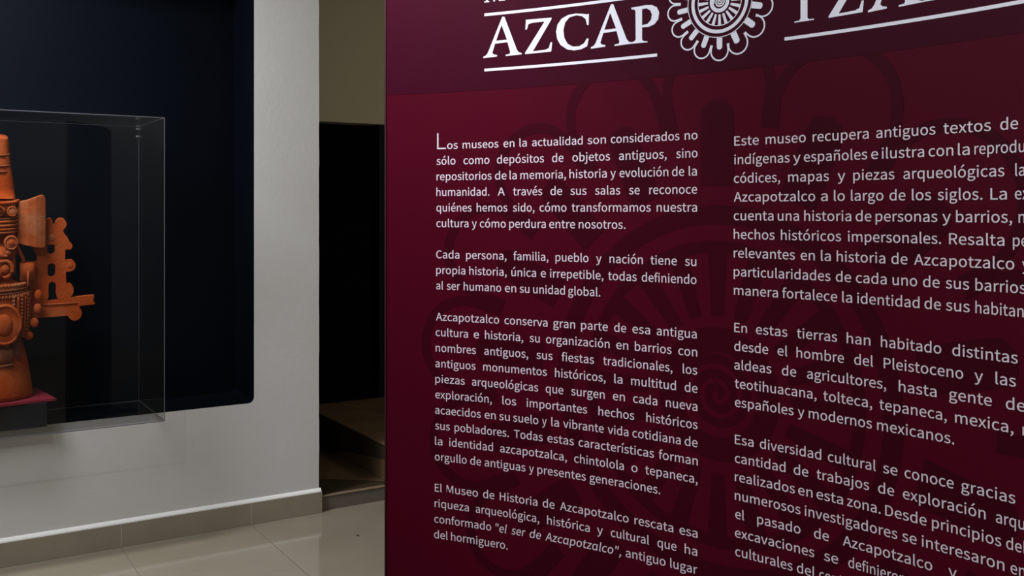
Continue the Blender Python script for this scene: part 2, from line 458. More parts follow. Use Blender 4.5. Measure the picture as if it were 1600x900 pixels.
# collar, grey cord, rows of beads and feather fringe
beads('collar_beads', ellipse_arc(438, .135, .118, 12, 168, 27, 4), .0095, M['clay_pale'])
tube('grey_cord', ellipse_arc(443, .139, .121, 8, 172, 30, 6), .0052, M['clay_dark'])
tube('grey_cord', ellipse_arc(448, .141, .121, 8, 172, 30, 6), .0040, M['clay_dark'])
def trunk_r(y):
    tab = ((452, .147), (470, .1475), (490, .146), (505, .141), (520, .134), (530, .126))
    for (y0, r0), (y1, r1) in zip(tab, tab[1:]):
        if y <= y1: return r0 + (r1 - r0) * (y - y0) / (y1 - y0)
    return tab[-1][1]
beads('collar_fringe', ellipse_arc(453, .146, .119, 6, 174, 34, 6), .0064, M['clay_pale'], 1.7)
for a_ in list(range(4, 62, 8)) + list(range(118, 178, 8)):
    w_ = math.radians(a_); n_ = 13 - (3 if 40 < a_ < 140 else 0)
    pts = [QL(trunk_r(y) * math.cos(w_) * 1.0, Y(y) - .012 * math.sin(w_), trunk_r(y) * .80 * math.sin(w_) + .004) for y in [456 + 5.4 * k for k in range(n_)]]
    if (a_ // 8) % 2:
        beads('bead_string', pts, .0068, M['clay_pale'])
    else:
        tube('feather_rib', pts, .0052, M['clay'], seg=8)
for q in (-1, 1):
    for x, y, rx, ry_ in ((56.5, 457.5, 6.2, 8.2), (55.5, 479.5, 6.6, 8.2), (50, 502, 7.2, 7.6), (41, 522, 7.4, 7.0)):
        disc('pendant_disc', -15 + q * (x + 15), y, .045, rx, .007, M['clay'], ry=ry_, seg=18)
# belt knot and loincloth flap
def qbox(name, x0, x1, y0, y1, d0, d1, m, bev=0.004, skew=0):
    bm = bmesh.new()
    c = [bm.verts.new(Q(x, y + (x - x0) * skew, d)) for d in (d0, d1) for x, y in ((x0, y0), (x1, y0), (x1, y1), (x0, y1))]
    for f in [(0, 3, 2, 1), (4, 5, 6, 7), (0, 1, 5, 4), (1, 2, 6, 5), (2, 3, 7, 6), (3, 0, 4, 7)]: bm.faces.new([c[i] for i in f])
    bmesh.ops.bevel(bm, geom=bm.edges[:], offset=bev, segments=2, affect='EDGES')
    return bmobj(name, bm, m, fig, True)
qbox('loincloth_flap', -44, 15, 538, 567, .094, .112, M['clay_dark'])
tube('flap_hem', [Q(-43, 563, .114), Q(-15, 565, .117), Q(14, 562, .114)], .005, M['clay_dark'])
tube('belt', ellipse_arc(539, .105, .09, 0, 360, 40, 0), .013, M['clay_dark'])
qbox('belt_fold', 9, 27, 524, 556, .055, .085, M['clay_dark'], skew=.25)
qbox('belt_fold', -57, -39, 524, 556, .055, .085, M['clay_dark'], skew=-.25)
# head: cheeks, goggle eyes, fanged upper lip under the headdress
def ball(name, x, y, d, rx, ry, rd, m):
    v = []; f = []; a_, b_ = 24, 14
    for i in range(b_ + 1):
        ph = math.pi * i / b_
        for k in range(a_):
            w = 2 * math.pi * k / a_
            v.append(Q(x + rx * math.sin(ph) * math.cos(w), y - ry * math.cos(ph), d + rd * math.sin(ph) * math.sin(w)))
    for i in range(b_):
        for k in range(a_):
            f.append((i * a_ + k, i * a_ + (k + 1) % a_, (i + 1) * a_ + (k + 1) % a_, (i + 1) * a_ + k))
    return obj(name, v, f, m, fig, smooth=True)
ball('head', -15, 408, .02, 33, 30, .075, M['clay'])
ball('snout', -15, 420, .085, 14, 12, .03, M['clay'])
for q in (-1, 1):
    ex = -15 + q * 17
    tube('eye_ring', ring_pts(ex, 412, .088, 12, 13), .0075, M['clay'], closed=True)
    disc('eye_disc', ex, 412, .082, 8, .008, M['clay'], dome=.5)
    disc('ear_spool', -15 + q * 27, 370, .088, 11.5, .008, M['clay_pale'], seg=24)
    tube('ear_spool_ring', ring_pts(-15 + q * 27, 370, .098, 10, n=22), .0032, M['clay_pale'], closed=True)
    disc('ear_spool_boss', -15 + q * 27, 370, .098, 4.6, .004, M['clay'], dome=.4)
    qbox('cheek_flap', -15 + q * 28 - 7, -15 + q * 28 + 7, 392, 422, .045, .06, M['clay'], skew=0)
    beads('tooth', [Q(-15 + q * 23, 386, .085)], .0125, M['clay_pale'])
    tube('ear_pendant', [Q(-15 + q * 36, 374, .07), Q(-15 + q * 41, 386, .065), Q(-15 + q * 47, 398, .055), Q(-15 + q * 48, 406, .05)], .007, M['clay'])
    tube('lip_curl', [Q(-15 + q * 6, 384, .09), Q(-15 + q * 13, 391, .088), Q(-15 + q * 19, 392, .084), Q(-15 + q * 24, 387, .08)], .008, M['clay'])
    # roundels of the headdress front
    disc('headdress_roundel', -15 + q * 28.5, 320, .092, 7.8, .006, M['clay_pale'])
    tube('roundel_ring', ring_pts(-15 + q * 28.5, 320, .099, 7.2, n=20), .0028, M['clay'], closed=True)
ball('brow', -15, 388, .045, 38, 16, .045, M['clay'])
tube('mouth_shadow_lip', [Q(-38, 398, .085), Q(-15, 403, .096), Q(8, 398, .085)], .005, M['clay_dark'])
# headdress: front block with mouldings, tall plume box, two curved side boards
qbox('headdress_front', -54, 24, 304, 392, -.02, .055, M['clay'], .01)
for y, r, m in ((306, .0085, 'clay'), (331, .004, 'clay_dark'), (336, .0065, 'clay'), (342, .0065, 'clay_pale'), (348, .006, 'clay'), (353, .0045, 'clay_pale')):
    tube('moulding', [Q(-55, y, .045), Q(-46, y + 1.0, .078), Q(-30, y + 1.5, .088), Q(-15, y + 1.6, .09), Q(0, y + 1.5, .088), Q(16, y + 1.0, .078), Q(25, y, .045)], r, M[m], seg=10)
qbox('moulding_field', -47, 17, 309, 331, .05, .084, M['clay_pale'], .006)
for q in (-1, 1):
    tube('scroll', [Q(-15 + q * a, b, .094) for a, b in ((3, 314), (9, 312), (15, 316), (16, 323), (11, 327), (6, 324))], .0042, M['clay'])
v = []; rows = [(303, 35.5), (286, 34.2), (262, 31.0), (254, 29.2), (250, 28.6), (248, 29.4), (240, 27.6), (225, 26.6), (210, 25.2), (206, 23.6)]
seg = 28; f = []
for y, hw in rows:
    for k in range(seg):
        a = 2 * math.pi * k / seg
        cx_, cy_ = math.cos(a), math.sin(a)
        sx = math.copysign(abs(cx_) ** .55, cx_); sd = math.copysign(abs(cy_) ** .7, cy_)
        v.append(Q(-15 + hw * sx, y - 1.5 * (1 - abs(cx_)), .01 + .055 * sd))
for i in range(len(rows) - 1):
    for k in range(seg):
        f.append((i * seg + k, i * seg + (k + 1) % seg, (i + 1) * seg + (k + 1) % seg, (i + 1) * seg + k))
f.append(tuple(range(seg))); f.append(tuple(range((len(rows) - 1) * seg, len(rows) * seg)))
obj('plume_box', v, f, M['clay'], fig, smooth=True)
for y in (232, 249, 258):
    hw = 28.8 if y > 240 else 27
    tube('plume_band', [Q(-15 + hw * a, y + 1.2 * b, .01 + .058 * b) for a, b in ((-1, 0), (-.93, .6), (-.6, .95), (0, 1.02), (.6, .95), (.93, .6), (1, 0))], .0032, M['clay_dark'])
for q in (-1, 1):
    top = [(23, 307.5), (30, 306.5), (40, 303.6), (52, 299), (60, 296.6), (64.5, 296.8), (67.0, 299.8), (68.2, 304)]
    bot = [(23, 372), (30, 374.5), (40, 376.5), (52, 379), (60, 380.6), (64.5, 380.9), (67.4, 378.6), (68.2, 373)]
    bm = bmesh.new(); grid = {}
    for j, dd in enumerate((.030, .054)):
        for i, (a_, b_) in enumerate(zip(top, bot)):
            for k in range(7):
                y = a_[1] + (b_[1] - a_[1]) * k / 6
                x = a_[0] if i < 7 else a_[0] + .25 * math.sin(k / 6 * math.pi)
                grid[j, i, k] = bm.verts.new(Q(-15 + q * (x + 15), y, dd + .016 * math.sin((x - 23) / 45.5 * math.pi) - (.003 if i == 7 and j else 0)))
    for j in (0, 1):
        for i in range(7):
            for k in range(6): bm.faces.new([grid[j, i, k], grid[j, i + 1, k], grid[j, i + 1, k + 1], grid[j, i, k + 1]])
    for i in range(7):
        for k in (0, 6): bm.faces.new([grid[0, i, k], grid[0, i + 1, k], grid[1, i + 1, k], grid[1, i, k]])
    for k in range(6):
        for i in (0, 7): bm.faces.new([grid[0, i, k], grid[0, i, k + 1], grid[1, i, k + 1], grid[1, i, k]])
    bmobj('headdress_board', bm, M['clay_pale'], fig, False)
# openwork wings
def arc_pts(cx, cy, r, a0, a1, n=8, ry=None):
    ry = ry or r
    return [(cx + r * math.cos(math.radians(a0 + (a1 - a0) * k / n)), cy + ry * math.sin(math.radians(a0 + (a1 - a0) * k / n))) for k in range(n + 1)]
wing = ([(52, 345), (71.5, 343)] + arc_pts(76.2, 340.5, 4.3, 180, 360, 7, 4.3) + [(80.7, 345.8), (84.4, 345.8)]
        + arc_pts(94, 345.5, 9.6, 175, 415, 12, 9.3)
        + [(97.6, 356), (100, 361.5), (104, 365.5), (107, 371), (109, 375.5)] + arc_pts(107.5, 381.5, 6, -60, 110, 6)
        + [(101.5, 387), (101, 395), (101.3, 404.5), (105, 403.8)] + arc_pts(109, 413.2, 9.6, -80, 80, 8)
        + [(102.4, 423.3), (102.6, 433), (102.9, 442.3)] + arc_pts(106.3, 454, 9.0, -75, 60, 8, 12.3)
        + [(110, 465.6), (130, 464.6), (149.5, 463.4), (150, 467.5), (147.3, 469.5), (149.6, 472), (147.6, 474), (151.3, 476.2), (150.6, 478.6), (137, 479.4), (124.5, 480)]
        + arc_pts(117.3, 492.2, 11.6, -35, 150, 12)
        + [(105.4, 495.2), (80, 495.8), (30, 497), (30, 434), (51, 434), (51, 425), (30, 425), (30, 405.6), (55, 405), (55, 394), (53, 392.5), (49.5, 387.5), (48.5, 383.6), (52, 382)])
def rrect(x0, x1, y0, y1, r, n=5, top=True):
    p = []
    if top:
        p += arc_pts(x0 + r, y0 + r, r, 180, 270, n) + arc_pts(x1 - r, y0 + r, r, 270, 360, n)
    else:
        p += [(x0, y0), (x1, y0)]
    return p + arc_pts(x1 - r, y1 - r, r, 0, 90, n) + arc_pts(x0 + r, y1 - r, r, 90, 180, n)
holes = [rrect(72, 84.2, 378.6, 394, 5.6, top=False), rrect(72.5, 85.2, 408.6, 430.8, 6),
         arc_pts(80, 445, 6.2, 180, 360, 8) + [(86.2, 458), (87.6, 464), (91, 469.3), (71, 469.3), (73.6, 464), (73.8, 458)]]
for q in (-1, 1):
    bm = slab(lambda x, y, d: Q(-15 + q * (x + 15), y, d), [wing] + holes, -.012, .014)
    bmobj('openwork_wing', bm, M['clay'], fig)
    disc('wing_roundel', -15 + q * (79 + 15), 367.5, .0135, 5.6, .0018, M['clay_pale'])
    disc('wing_roundel', -15 + q * (109.5 + 15), 413, .0135, 5.2, .0018, M['clay'])
    tube('wing_ridge', [Q(-15 + q * (a + 15), 475.5, .014) for a in (58, 90, 121)], .004, M['clay_pale'])
    # hand blocks holding a bar
    xa, xb = sorted((-15 + q * (27 + 15), -15 + q * (50 + 15)))
    qbox('hand_block', xa, xb, 405, 434, .012, .060, M['clay'], .003)
    xa, xb = sorted((-15 + q * (37.6 + 15), -15 + q * (41.6 + 15)))
    qbox('held_bar', xa, xb, 417, 442, .058, .070, M['clay_pale'], .002)

# a crumb lying on the floor tiles
z_ = F_PX * CAM_H / (837.5 - HY); cx_, cy_ = (559 - CX) / F_PX * z_, z_
bm = bmesh.new(); random.seed(2)
bmesh.ops.create_icosphere(bm, subdivisions=2, radius=0.006, matrix=Matrix.Translation((cx_, cy_, 0.0035)) @ Matrix.Diagonal((1.1, 0.9, 0.55, 1)))
for v_ in bm.verts: v_.co += Vector((random.uniform(-1, 1), random.uniform(-1, 1), random.uniform(-.3, .3))) * 0.001
o = bmobj('crumb', bm, M['shade_and_crumb']); o['label'] = 'tiny dark crumb lying on the polished floor left of the panel'; o['category'] = 'crumb'

# ------------------------------------------------------------------ the curved printed display panel
PITCH = 0.034                                       # line spacing of the printed text, metres
GA = [(606, 23.82), (682, 24.28), (757, 24.93), (1027, 27.5), (1090, 28.24), (1148, 29.1), (1226, 30.3), (1590, 36.68), (1600, 36.9)]
def quadfit(pts):
    sx = [sum((x - 1100) ** k for x, _ in pts) for k in range(5)]
    sy = [sum(y * (x - 1100) ** k for x, y in pts) for k in range(3)]
    m = Matrix(((sx[0], sx[1], sx[2]), (sx[1], sx[2], sx[3]), (sx[2], sx[3], sx[4])))
    c = m.inverted() @ Vector(sy)
    return c
GC = quadfit(GA)
def G(q): d = q - 1100; return GC[0] + GC[1] * d + GC[2] * d * d
# plan curve of the panel: sampled, then carried on past the picture with its own curvature
plan = []; u = 0.0
Q0, Q1, NQ = 603.5, 1650.0, 400
prev = None
for k in range(NQ + 1):
    q = Q0 + (Q1 - Q0) * k / NQ
    z = F_PX * PITCH / G(q); p = Vector(((q - CX) / F_PX * z, z))
    if prev is not None: u += (p - prev).length
    plan.append((u, p, q)); prev = p
U_END = 2.10
d1 = (plan[-1][1] - plan[-21][1]).normalized(); d0 = (plan[-81][1] - plan[-101][1]).normalized()
kappa = math.atan2(d0.x * d1.y - d0.y * d1.x, d0.dot(d1)) / (plan[-11][0] - plan[-91][0])
u, p, _ = plan[-1]; a = math.atan2(d1.y, d1.x)
while u < U_END:
    a += kappa * 0.01; p = p + Vector((math.cos(a), math.sin(a))) * 0.01; u += 0.01
    plan.append((u, p.copy(), None))
US = [r[0] for r in plan]
import bisect
def at_u(u):
    i = min(max(bisect.bisect_left(US, u), 1), len(US) - 1)
    u0, p0, _ = plan[i - 1]; u1, p1, _ = plan[i]
    f = (u - u0) / (u1 - u0); p = p0.lerp(p1, f)
    j0 = max(i - 4, 0); j1 = min(i + 3, len(US) - 1)
    t = (plan[j1][1] - plan[j0][1]).normalized()
    return p, Vector((t.y, -t.x))                   # normal towards the reader
def face(u, v, d=0.0):
    p, n = at_u(u)
    return Vector((p.x + n.x * d, p.y + n.y * d, v))
def u_of(q):
    k = (q - Q0) / (Q1 - Q0) * NQ
    i = min(max(int(k), 0), NQ - 1); f = k - i
    return plan[i][0] + (plan[i + 1][0] - plan[i][0]) * f
def v_of(q, y): return CAM_H + (HY - y) * PITCH / G(q)
V_BOT, V_TOP = 0.03, 2.08

pc, _ = at_u(1.0)
panel = thing('exhibition_panel', (pc.x, pc.y, 0), 'tall curved crimson display panel printed with white museum text', 'display panel')
# board: front skin plus thickness
N = 240
v = []; f = []
for k in range(N + 1):
    u = U_END * k / N
    v += [face(u, V_BOT), face(u, V_TOP)]
for k in range(N): f.append((2 * k, 2 * k + 2, 2 * k + 3, 2 * k + 1))
obj('printed_skin', v, f, M['crimson'], panel, smooth=True)
v = []; f = []
for k in range(N + 1):
    u = U_END * k / N
    v += [face(u, V_BOT, -.001), face(u, V_TOP, -.001), face(u, V_TOP, -.016), face(u, V_BOT, -.016)]
for k in range(N):
    for j in range(4): f.append((4 * k + j, 4 * k + (j + 1) % 4, 4 * k + 4 + (j + 1) % 4, 4 * k + 4 + j))
f += [(0, 1, 2, 3), (4 * N + 3, 4 * N + 2, 4 * N + 1, 4 * N)]
obj('backing_board', v, f, M['backing'], panel)
v = []; f = []
for a_, b_ in ((-0.0008, -0.017), ):
    c = [face(0.0, V_BOT, .0016), face(0.0, V_TOP, .0016), face(0.0, V_TOP, -.017), face(0.0, V_BOT, -.017)]
    dl = Vector((plan[0][1] - plan[6][1])).normalized() * .0035
    c2 = [p + Vector((dl.x, dl.y, 0)) for p in c]
obj('edge_strip', c + c2, [(0, 1, 2, 3), (7, 6, 5, 4), (0, 4, 5, 1), (1, 5, 6, 2), (2, 6, 7, 3), (3, 7, 4, 0)], M['edge'], panel)
for u in (0.2, 0.95, 1.9):                          # feet behind
    p, n = at_u(u)
    c = []
    for zz in (0, V_BOT + .002):
        for a_, b_ in ((-.03, -.002), (.03, -.002), (.03, -.20), (-.03, -.20)):
            t_ = Vector((-n.y, n.x)); w_ = p + t_ * a_ + n * (b_ - 0.0)
            c.append(Vector((w_.x, w_.y, zz)))
    obj('foot', c, [(0, 3, 2, 1), (4, 5, 6, 7), (0, 1, 5, 4), (1, 2, 6, 5), (2, 3, 7, 6), (3, 0, 4, 7)], M['backing'], panel)

D_WATER, D_HEAD, D_INK = 0.0002, 0.0004, 0.0006
class Print:
    """flat print collected in panel coordinates (u, v), each piece a set of outlines"""
    def __init__(self, d): self.v = []; self.uv = []; self.f = []; self.d = d
    def poly(self, loops):
        pts, tris = tess(loops); self.d += 3e-6
        n = len(self.v)
        self.v += [face(a, b, self.d) for a, b in pts]; self.uv += [(a, b, self.d) for a, b in pts]
        for t in tris:
            if len(set(t)) == 3:
                a, b, c = (pts[i] for i in t)
                cr = (b[0] - a[0]) * (c[1] - a[1]) - (b[1] - a[1]) * (c[0] - a[0])
                t = t if cr > 0 else (t[0], t[2], t[1])
                self.f.append(tuple(i + n for i in t))
    def stroke(self, pts, w, closed=False, caps=True):
        """ribbon of constant or per point width"""
        self.d += 3e-6
        n = len(pts); ws = w if isinstance(w, list) else [w] * n
        k0 = len(self.v)
        for i in range(n):
            a = pts[(i - 1) % n] if (closed or i) else pts[i]
            b = pts[(i + 1) % n] if (closed or i < n - 1) else pts[i]
            tx, ty = b[0] - a[0], b[1] - a[1]; L = math.hypot(tx, ty) or 1
            nx, ny = -ty / L * ws[i] / 2, tx / L * ws[i] / 2
            e_ = [(pts[i][0] + nx, pts[i][1] + ny), (pts[i][0] - nx, pts[i][1] - ny)]; self.uv += [(a_, b_, self.d) for a_, b_ in e_]
            self.v += [face(a_, b_, self.d) for a_, b_ in e_]
        for i in range(n if closed else n - 1):
            j = (i + 1) % n
            self.f.append((k0 + 2 * i, k0 + 2 * i + 1, k0 + 2 * j + 1, k0 + 2 * j))
    def build(self, name, m, label=None, grid=None):
        if grid:
            # cut the flat outlines into narrow strips so that they follow the curve
            bm = bmesh.new(); vs = [bm.verts.new(p_) for p_ in self.uv]
            for f_ in self.f:
                try: bm.faces.new([vs[i] for i in f_])
                except ValueError: pass
            x0 = min(p_[0] for p_ in self.uv); x1 = max(p_[0] for p_ in self.uv); x = x0 + grid
            while x < x1:
                bmesh.ops.bisect_plane(bm, geom=bm.verts[:] + bm.edges[:] + bm.faces[:], plane_co=(x, 0, 0), plane_no=(1, 0, 0))
                x += grid
            for v_ in bm.verts: v_.co = face(v_.co.x, v_.co.y, v_.co.z)
            me = bpy.data.meshes.new(name); bm.to_mesh(me); bm.free(); me.materials.append(m)
            o = bpy.data.objects.new(name, me); COL.objects.link(o); o.parent = panel
            o.matrix_parent_inverse = Matrix.Translation(-panel.location)
        else:
            o = obj(name, self.v, self.f, m, panel)
        if label: o['label'] = label
        return o

# header band, constant height on the panel
v_band = CAM_H + PITCH * 7.545
v = []; f = []
for k in range(N + 1):
    u = U_END * k / N
    v += [face(u, v_band, D_HEAD), face(u, V_TOP, D_HEAD)]
for k in range(N): f.append((2 * k, 2 * k + 2, 2 * k + 3, 2 * k + 1))
o = obj('header_band', v, f, M['plum'], panel, smooth=True); o['label'] = 'darker plum band across the top of the panel'

# emblem: wheel with spokes, spiral and a ring of petals
# petals at measured directions: tighter on the left half, wider on the right half, (0 = straight up)
UNIT = PITCH / G(1124)                               # one picture unit at the emblem, metres
PET_SMALL = [0, 25, 51, 77, 103, 127.4, 155.3, 180, 203, 224, 244, 264, 284, 304, 323, 342]
PET_LARGE = [0, 24, 50, 77, 103, 129, 155, 180, 197, 215, 234, 254, 275, 296, 316.5, 337]
def emblem(pr, cu, cv, K, line, ring_w, pet, faint=False):
    def E(r, a):                                      # polar: a clockwise from up, degrees
        t = math.radians(a)
        return (cu + K * r * math.sin(t), cv + K * r * math.cos(t))
    def circle(r, w, n=120): pr.stroke([E(r, 360 * k / n) for k in range(n)], K * w, closed=True)
    if faint:
        circle(45.7, 4.9)
    else:
        circle(55.5, ring_w * .28); circle(46.6, 5.6)
    circle(37.5, ring_w * .28)
    for k in range(20):
        a = 18 * k
        pr.stroke([E(20, a), E(29, a), E(37.2, a)], [K * 3.6, K * 4.6, K * 5.4])
    # centre disc with a spiral left open: drawn as a widening spiral ribbon
    pts = []; ws = []
    turns = 2.7
    for k in range(120):
        f_ = k / 119
        r = 0.6 + 9.6 * f_ ** 1.1
        pts.append(E(r, 150 - 360 * turns * f_)); ws.append(K * .62 * 9.6 * 1.1 * max(f_, .02) ** .1 / turns)
    circle(13.9, 6.2)
    pr.stroke(pts, ws)
    n = len(pet)
    cusp = []
    for i, a in enumerate(pet):
        b = pet[(i + 1) % n]
        if b < a: b += 360
        cusp.append((a + b) / 2)
    for i, a in enumerate(pet):
        line_pts = []
        lo = cusp[i - 1] - (360 if i == 0 else 0); hi = cusp[i]
        half = math.radians((hi - lo) / 2)
        rho = 84 * math.sin(half) * 0.86
        rc = 92.0 - rho
        # bar
        wbar = 8.2 + 1.8 * max(0, (hi - lo - 20) / 5.7)
        t = math.radians(a); ex, ey = math.sin(t), math.cos(t)
        nx, ny = ey, -ex
        bar = []
        r_in, r_tip = (53.0 if faint else 56.5), 75.0
        base_w = wbar * 1.04
        bar += [(cu + K * (ex * r_in + nx * base_w / 2), cv + K * (ey * r_in + ny * base_w / 2))]
        for j in range(9):
            w_ = math.radians(-90 + 180 * j / 8)
            rr = r_tip - wbar * .40 + wbar * .40 * math.cos(w_)
            off = -wbar / 2 * math.sin(w_)
            bar.append((cu + K * (ex * rr + nx * off), cv + K * (ey * rr + ny * off)))
        bar += [(cu + K * (ex * r_in - nx * base_w / 2), cv + K * (ey * r_in - ny * base_w / 2))]
        pr.poly([bar])
        # petal outline between two cusps
        line_pts.append((E(68.5, lo + .3), 1.5))
        for j in range(13):
            w_ = math.radians(-98 + 196 * j / 12)
            rr = rc + rho * math.cos(w_); off = rho * math.sin(w_)
            # keep the petal axis radial
            line_pts.append(((cu + K * (ex * rr + nx * off), cv + K * (ey * rr + ny * off)), 1.0))
        line_pts.append((E(68.5, hi - .3), 1.5))
        pr.stroke([p for p, _ in line_pts], [K * line * w for _, w in line_pts])
em = Print(D_INK)
emblem(em, u_of(1124.5), v_of(1124.5, 2.5), UNIT, 2.5, 4.4, PET_SMALL)
em.build('printed_emblem', M['ink_white'], 'white spiral and petal emblem in the header')
wm = Print(D_WATER)
emblem(wm, u_of(1121), v_of(1121, 616), UNIT * 6.15, 2.9, 11.0, PET_LARGE, True)
wm.build('watermark_emblem', M['water'], 'very large faint dark copy of the emblem behind the text', 0.012)

# serif capitals of the header, drawn in a 300 x 120 px tracing of the panel (x 740.., y 0.., scale .1875)
TR = {
 'A': ([[(240, 140), (258, 140), (362, 415), (378, 436), (402, 442), (402, 453), (268, 468), (268, 457), (300, 450), (306, 436), (284, 352), (180, 364), (157, 440), (168, 454), (196, 459), (196, 471), (82, 485), (82, 473), (104, 463), (120, 440)],
        [(234, 208), (188, 340), (279, 330)]], 82),
 'Z': ([[(437, 165), (650, 147), (650, 160), (495, 428), (600, 415), (628, 400), (642, 352), (656, 352), (648, 430), (430, 452), (430, 440), (592, 180), (490, 190), (458, 202), (446, 245), (432, 247)]], 430),
 'C': ([[(962, 115), (960, 208), (946, 208), (935, 160), (905, 136), (860, 128), (800, 145), (764, 188), (750, 250), (757, 315), (785, 366), (830, 389), (880, 386), (922, 360), (945, 320), (960, 322), (948, 385), (900, 410), (840, 421), (780, 412), (725, 375), (697, 325), (688, 265), (700, 205), (735, 155), (790, 125), (850, 113), (905, 115), (945, 120)]], 688),
 'P': ([[(1315, 65), (1440, 43), (1490, 43), (1530, 62), (1548, 105), (1540, 160), (1508, 202), (1460, 224), (1405, 228), (1405, 330), (1418, 343), (1450, 345), (1450, 353), (1312, 365), (1312, 353), (1340, 345), (1352, 330), (1350, 92), (1340, 80), (1316, 78)],
        [(1405, 78), (1440, 70), (1472, 85), (1487, 120), (1480, 165), (1450, 200), (1405, 210)]], 1312),
}
BASE_Q, BASE_Y = 757.0, 89.5                          # foot of the first letter
v_base = v_of(BASE_Q, BASE_Y)
def tr_uv(x, y):
    q = 740 + x * .1875; yy = y * .1875
    return (u_of(q), v_of(q, yy))
let = {}
for ch, (loops, _) in TR.items():
    uv = [[tr_uv(x, y) for x, y in l] for l in loops]
    ti = Print(D_INK); ti.poly(uv); ti.build('printed_capital', M['ink_white'], 'large white serif capital ' + ch)
    u0 = min(p[0] for l in uv for p in l)
    let[ch] = [[(a - u0, b - v_base) for a, b in l] for l in uv]
def put(ch, u, sc=1.0, dv=0.0):
    ti = Print(D_INK)
    ti.poly([[(u + a * sc, v_base + dv + b * sc) for a, b in l] for l in let[ch]])
    ti.build('printed_capital', M['ink_white'], 'large white serif capital ' + ch)
put('A', u_of(740 + 978 * .1875))
H = max(b for l in let['Z'] for _, b in l)
w = H * .80
wL = w; w = w * 1.2
let['T'] = [[(0, H * 1.0), (w, H * 1.0), (w * 1.02, H * .77), (w * .97, H * .77), (w * .92, H * .90), (w * .84, H * .93), (w * .60, H * .93), (w * .60, H * .08), (w * .64, H * .035), (w * .78, H * .03), (w * .78, 0), (w * .24, 0), (w * .24, H * .03), (w * .37, H * .035), (w * .41, H * .08), (w * .41, H * .93), (w * .16, H * .93), (w * .08, H * .90), (w * .03, H * .77), (-.02 * w, H * .77)]]
w = wL
let['L'] = [[(0, 0), (w * .95, 0), (w, H * .25), (w * .95, H * .25), (w * .86, H * .10), (w * .74, H * .07), (w * .32, H * .07), (w * .32, H * .92), (w * .36, H * .965), (w * .5, H * .97), (w * .5, H), (0, H), (0, H * .97), (w * .14, H * .965), (w * .17, H * .92), (w * .17, H * .08), (w * .14, H * .035), (0, H * .03)]]
def circ_loop(cx, cy, rx, ry, n=28, rev=False):
    r_ = [(cx + rx * math.cos(2 * math.pi * k / n), cy + ry * math.sin(2 * math.pi * k / n)) for k in range(n)]
    return r_[::-1] if rev else r_
let['O'] = [circ_loop(w * .56, H * .5, w * .56, H * .53), circ_loop(w * .56, H * .5, w * .40, H * .46)]
uT = u_of(1241.5) - w * 1.2 * .24
put('T', uT)
put('Z', u_of(1295)); put('A', u_of(1356.5)); put('L', u_of(1439.5))
uc = u_of(1439.5) + w * 1.12
put('C', uc); put('O', uc + w * 1.22)
u_word_end = uc + w * 2.34
# upper line of the title (mostly above the picture)
H2 = H * .62; w2 = w * .62
vb2 = CAM_H + (HY - 3.2) * PITCH / G(765)
t2 = Print(D_INK)
def m_letter(u):
    x = H2
    t2.poly([[(u, vb2), (u + .27 * x, vb2), (u + .27 * x, vb2 + .04 * x), (u + .18 * x, vb2 + .07 * x), (u + .24 * x, vb2 + .72 * x), (u + .50 * x, vb2), (u + .56 * x, vb2), (u + .84 * x, vb2 + .75 * x), (u + .86 * x, vb2 + .07 * x),
              (u + .78 * x, vb2 + .04 * x), (u + .78 * x, vb2), (u + 1.12 * x, vb2), (u + 1.12 * x, vb2 + .04 * x), (u + 1.02 * x, vb2 + .07 * x), (u + .98 * x, vb2 + .93 * x), (u + 1.06 * x, vb2 + .97 * x), (u + 1.06 * x, vb2 + x),
              (u + .83 * x, vb2 + x), (u + .57 * x, vb2 + .26 * x), (u + .30 * x, vb2 + x), (u + .07 * x, vb2 + x), (u + .07 * x, vb2 + .97 * x), (u + .15 * x, vb2 + .93 * x), (u + .10 * x, vb2 + .07 * x), (u, vb2 + .04 * x)]])
m_letter(u_of(757))
t2.build('printed_upper_title', M['ink_white'], 'first serif capital of the line above the museum name')
def rule(q0, u1, k):
    ru = Print(D_INK)
    a = u_of(q0); n = 24; vv = CAM_H + k * PITCH
    ru.stroke([(a + (u1 - a) * i / n, vv) for i in range(n + 1)], PITCH * .172)
    ru.build('printed_rule', M['ink_white'])
rule(757, u_of(1027), 8.81); rule(1226, u_word_end, 8.85)
rule(757, u_of(1027), 12.28); rule(1226, u_word_end, 12.28)

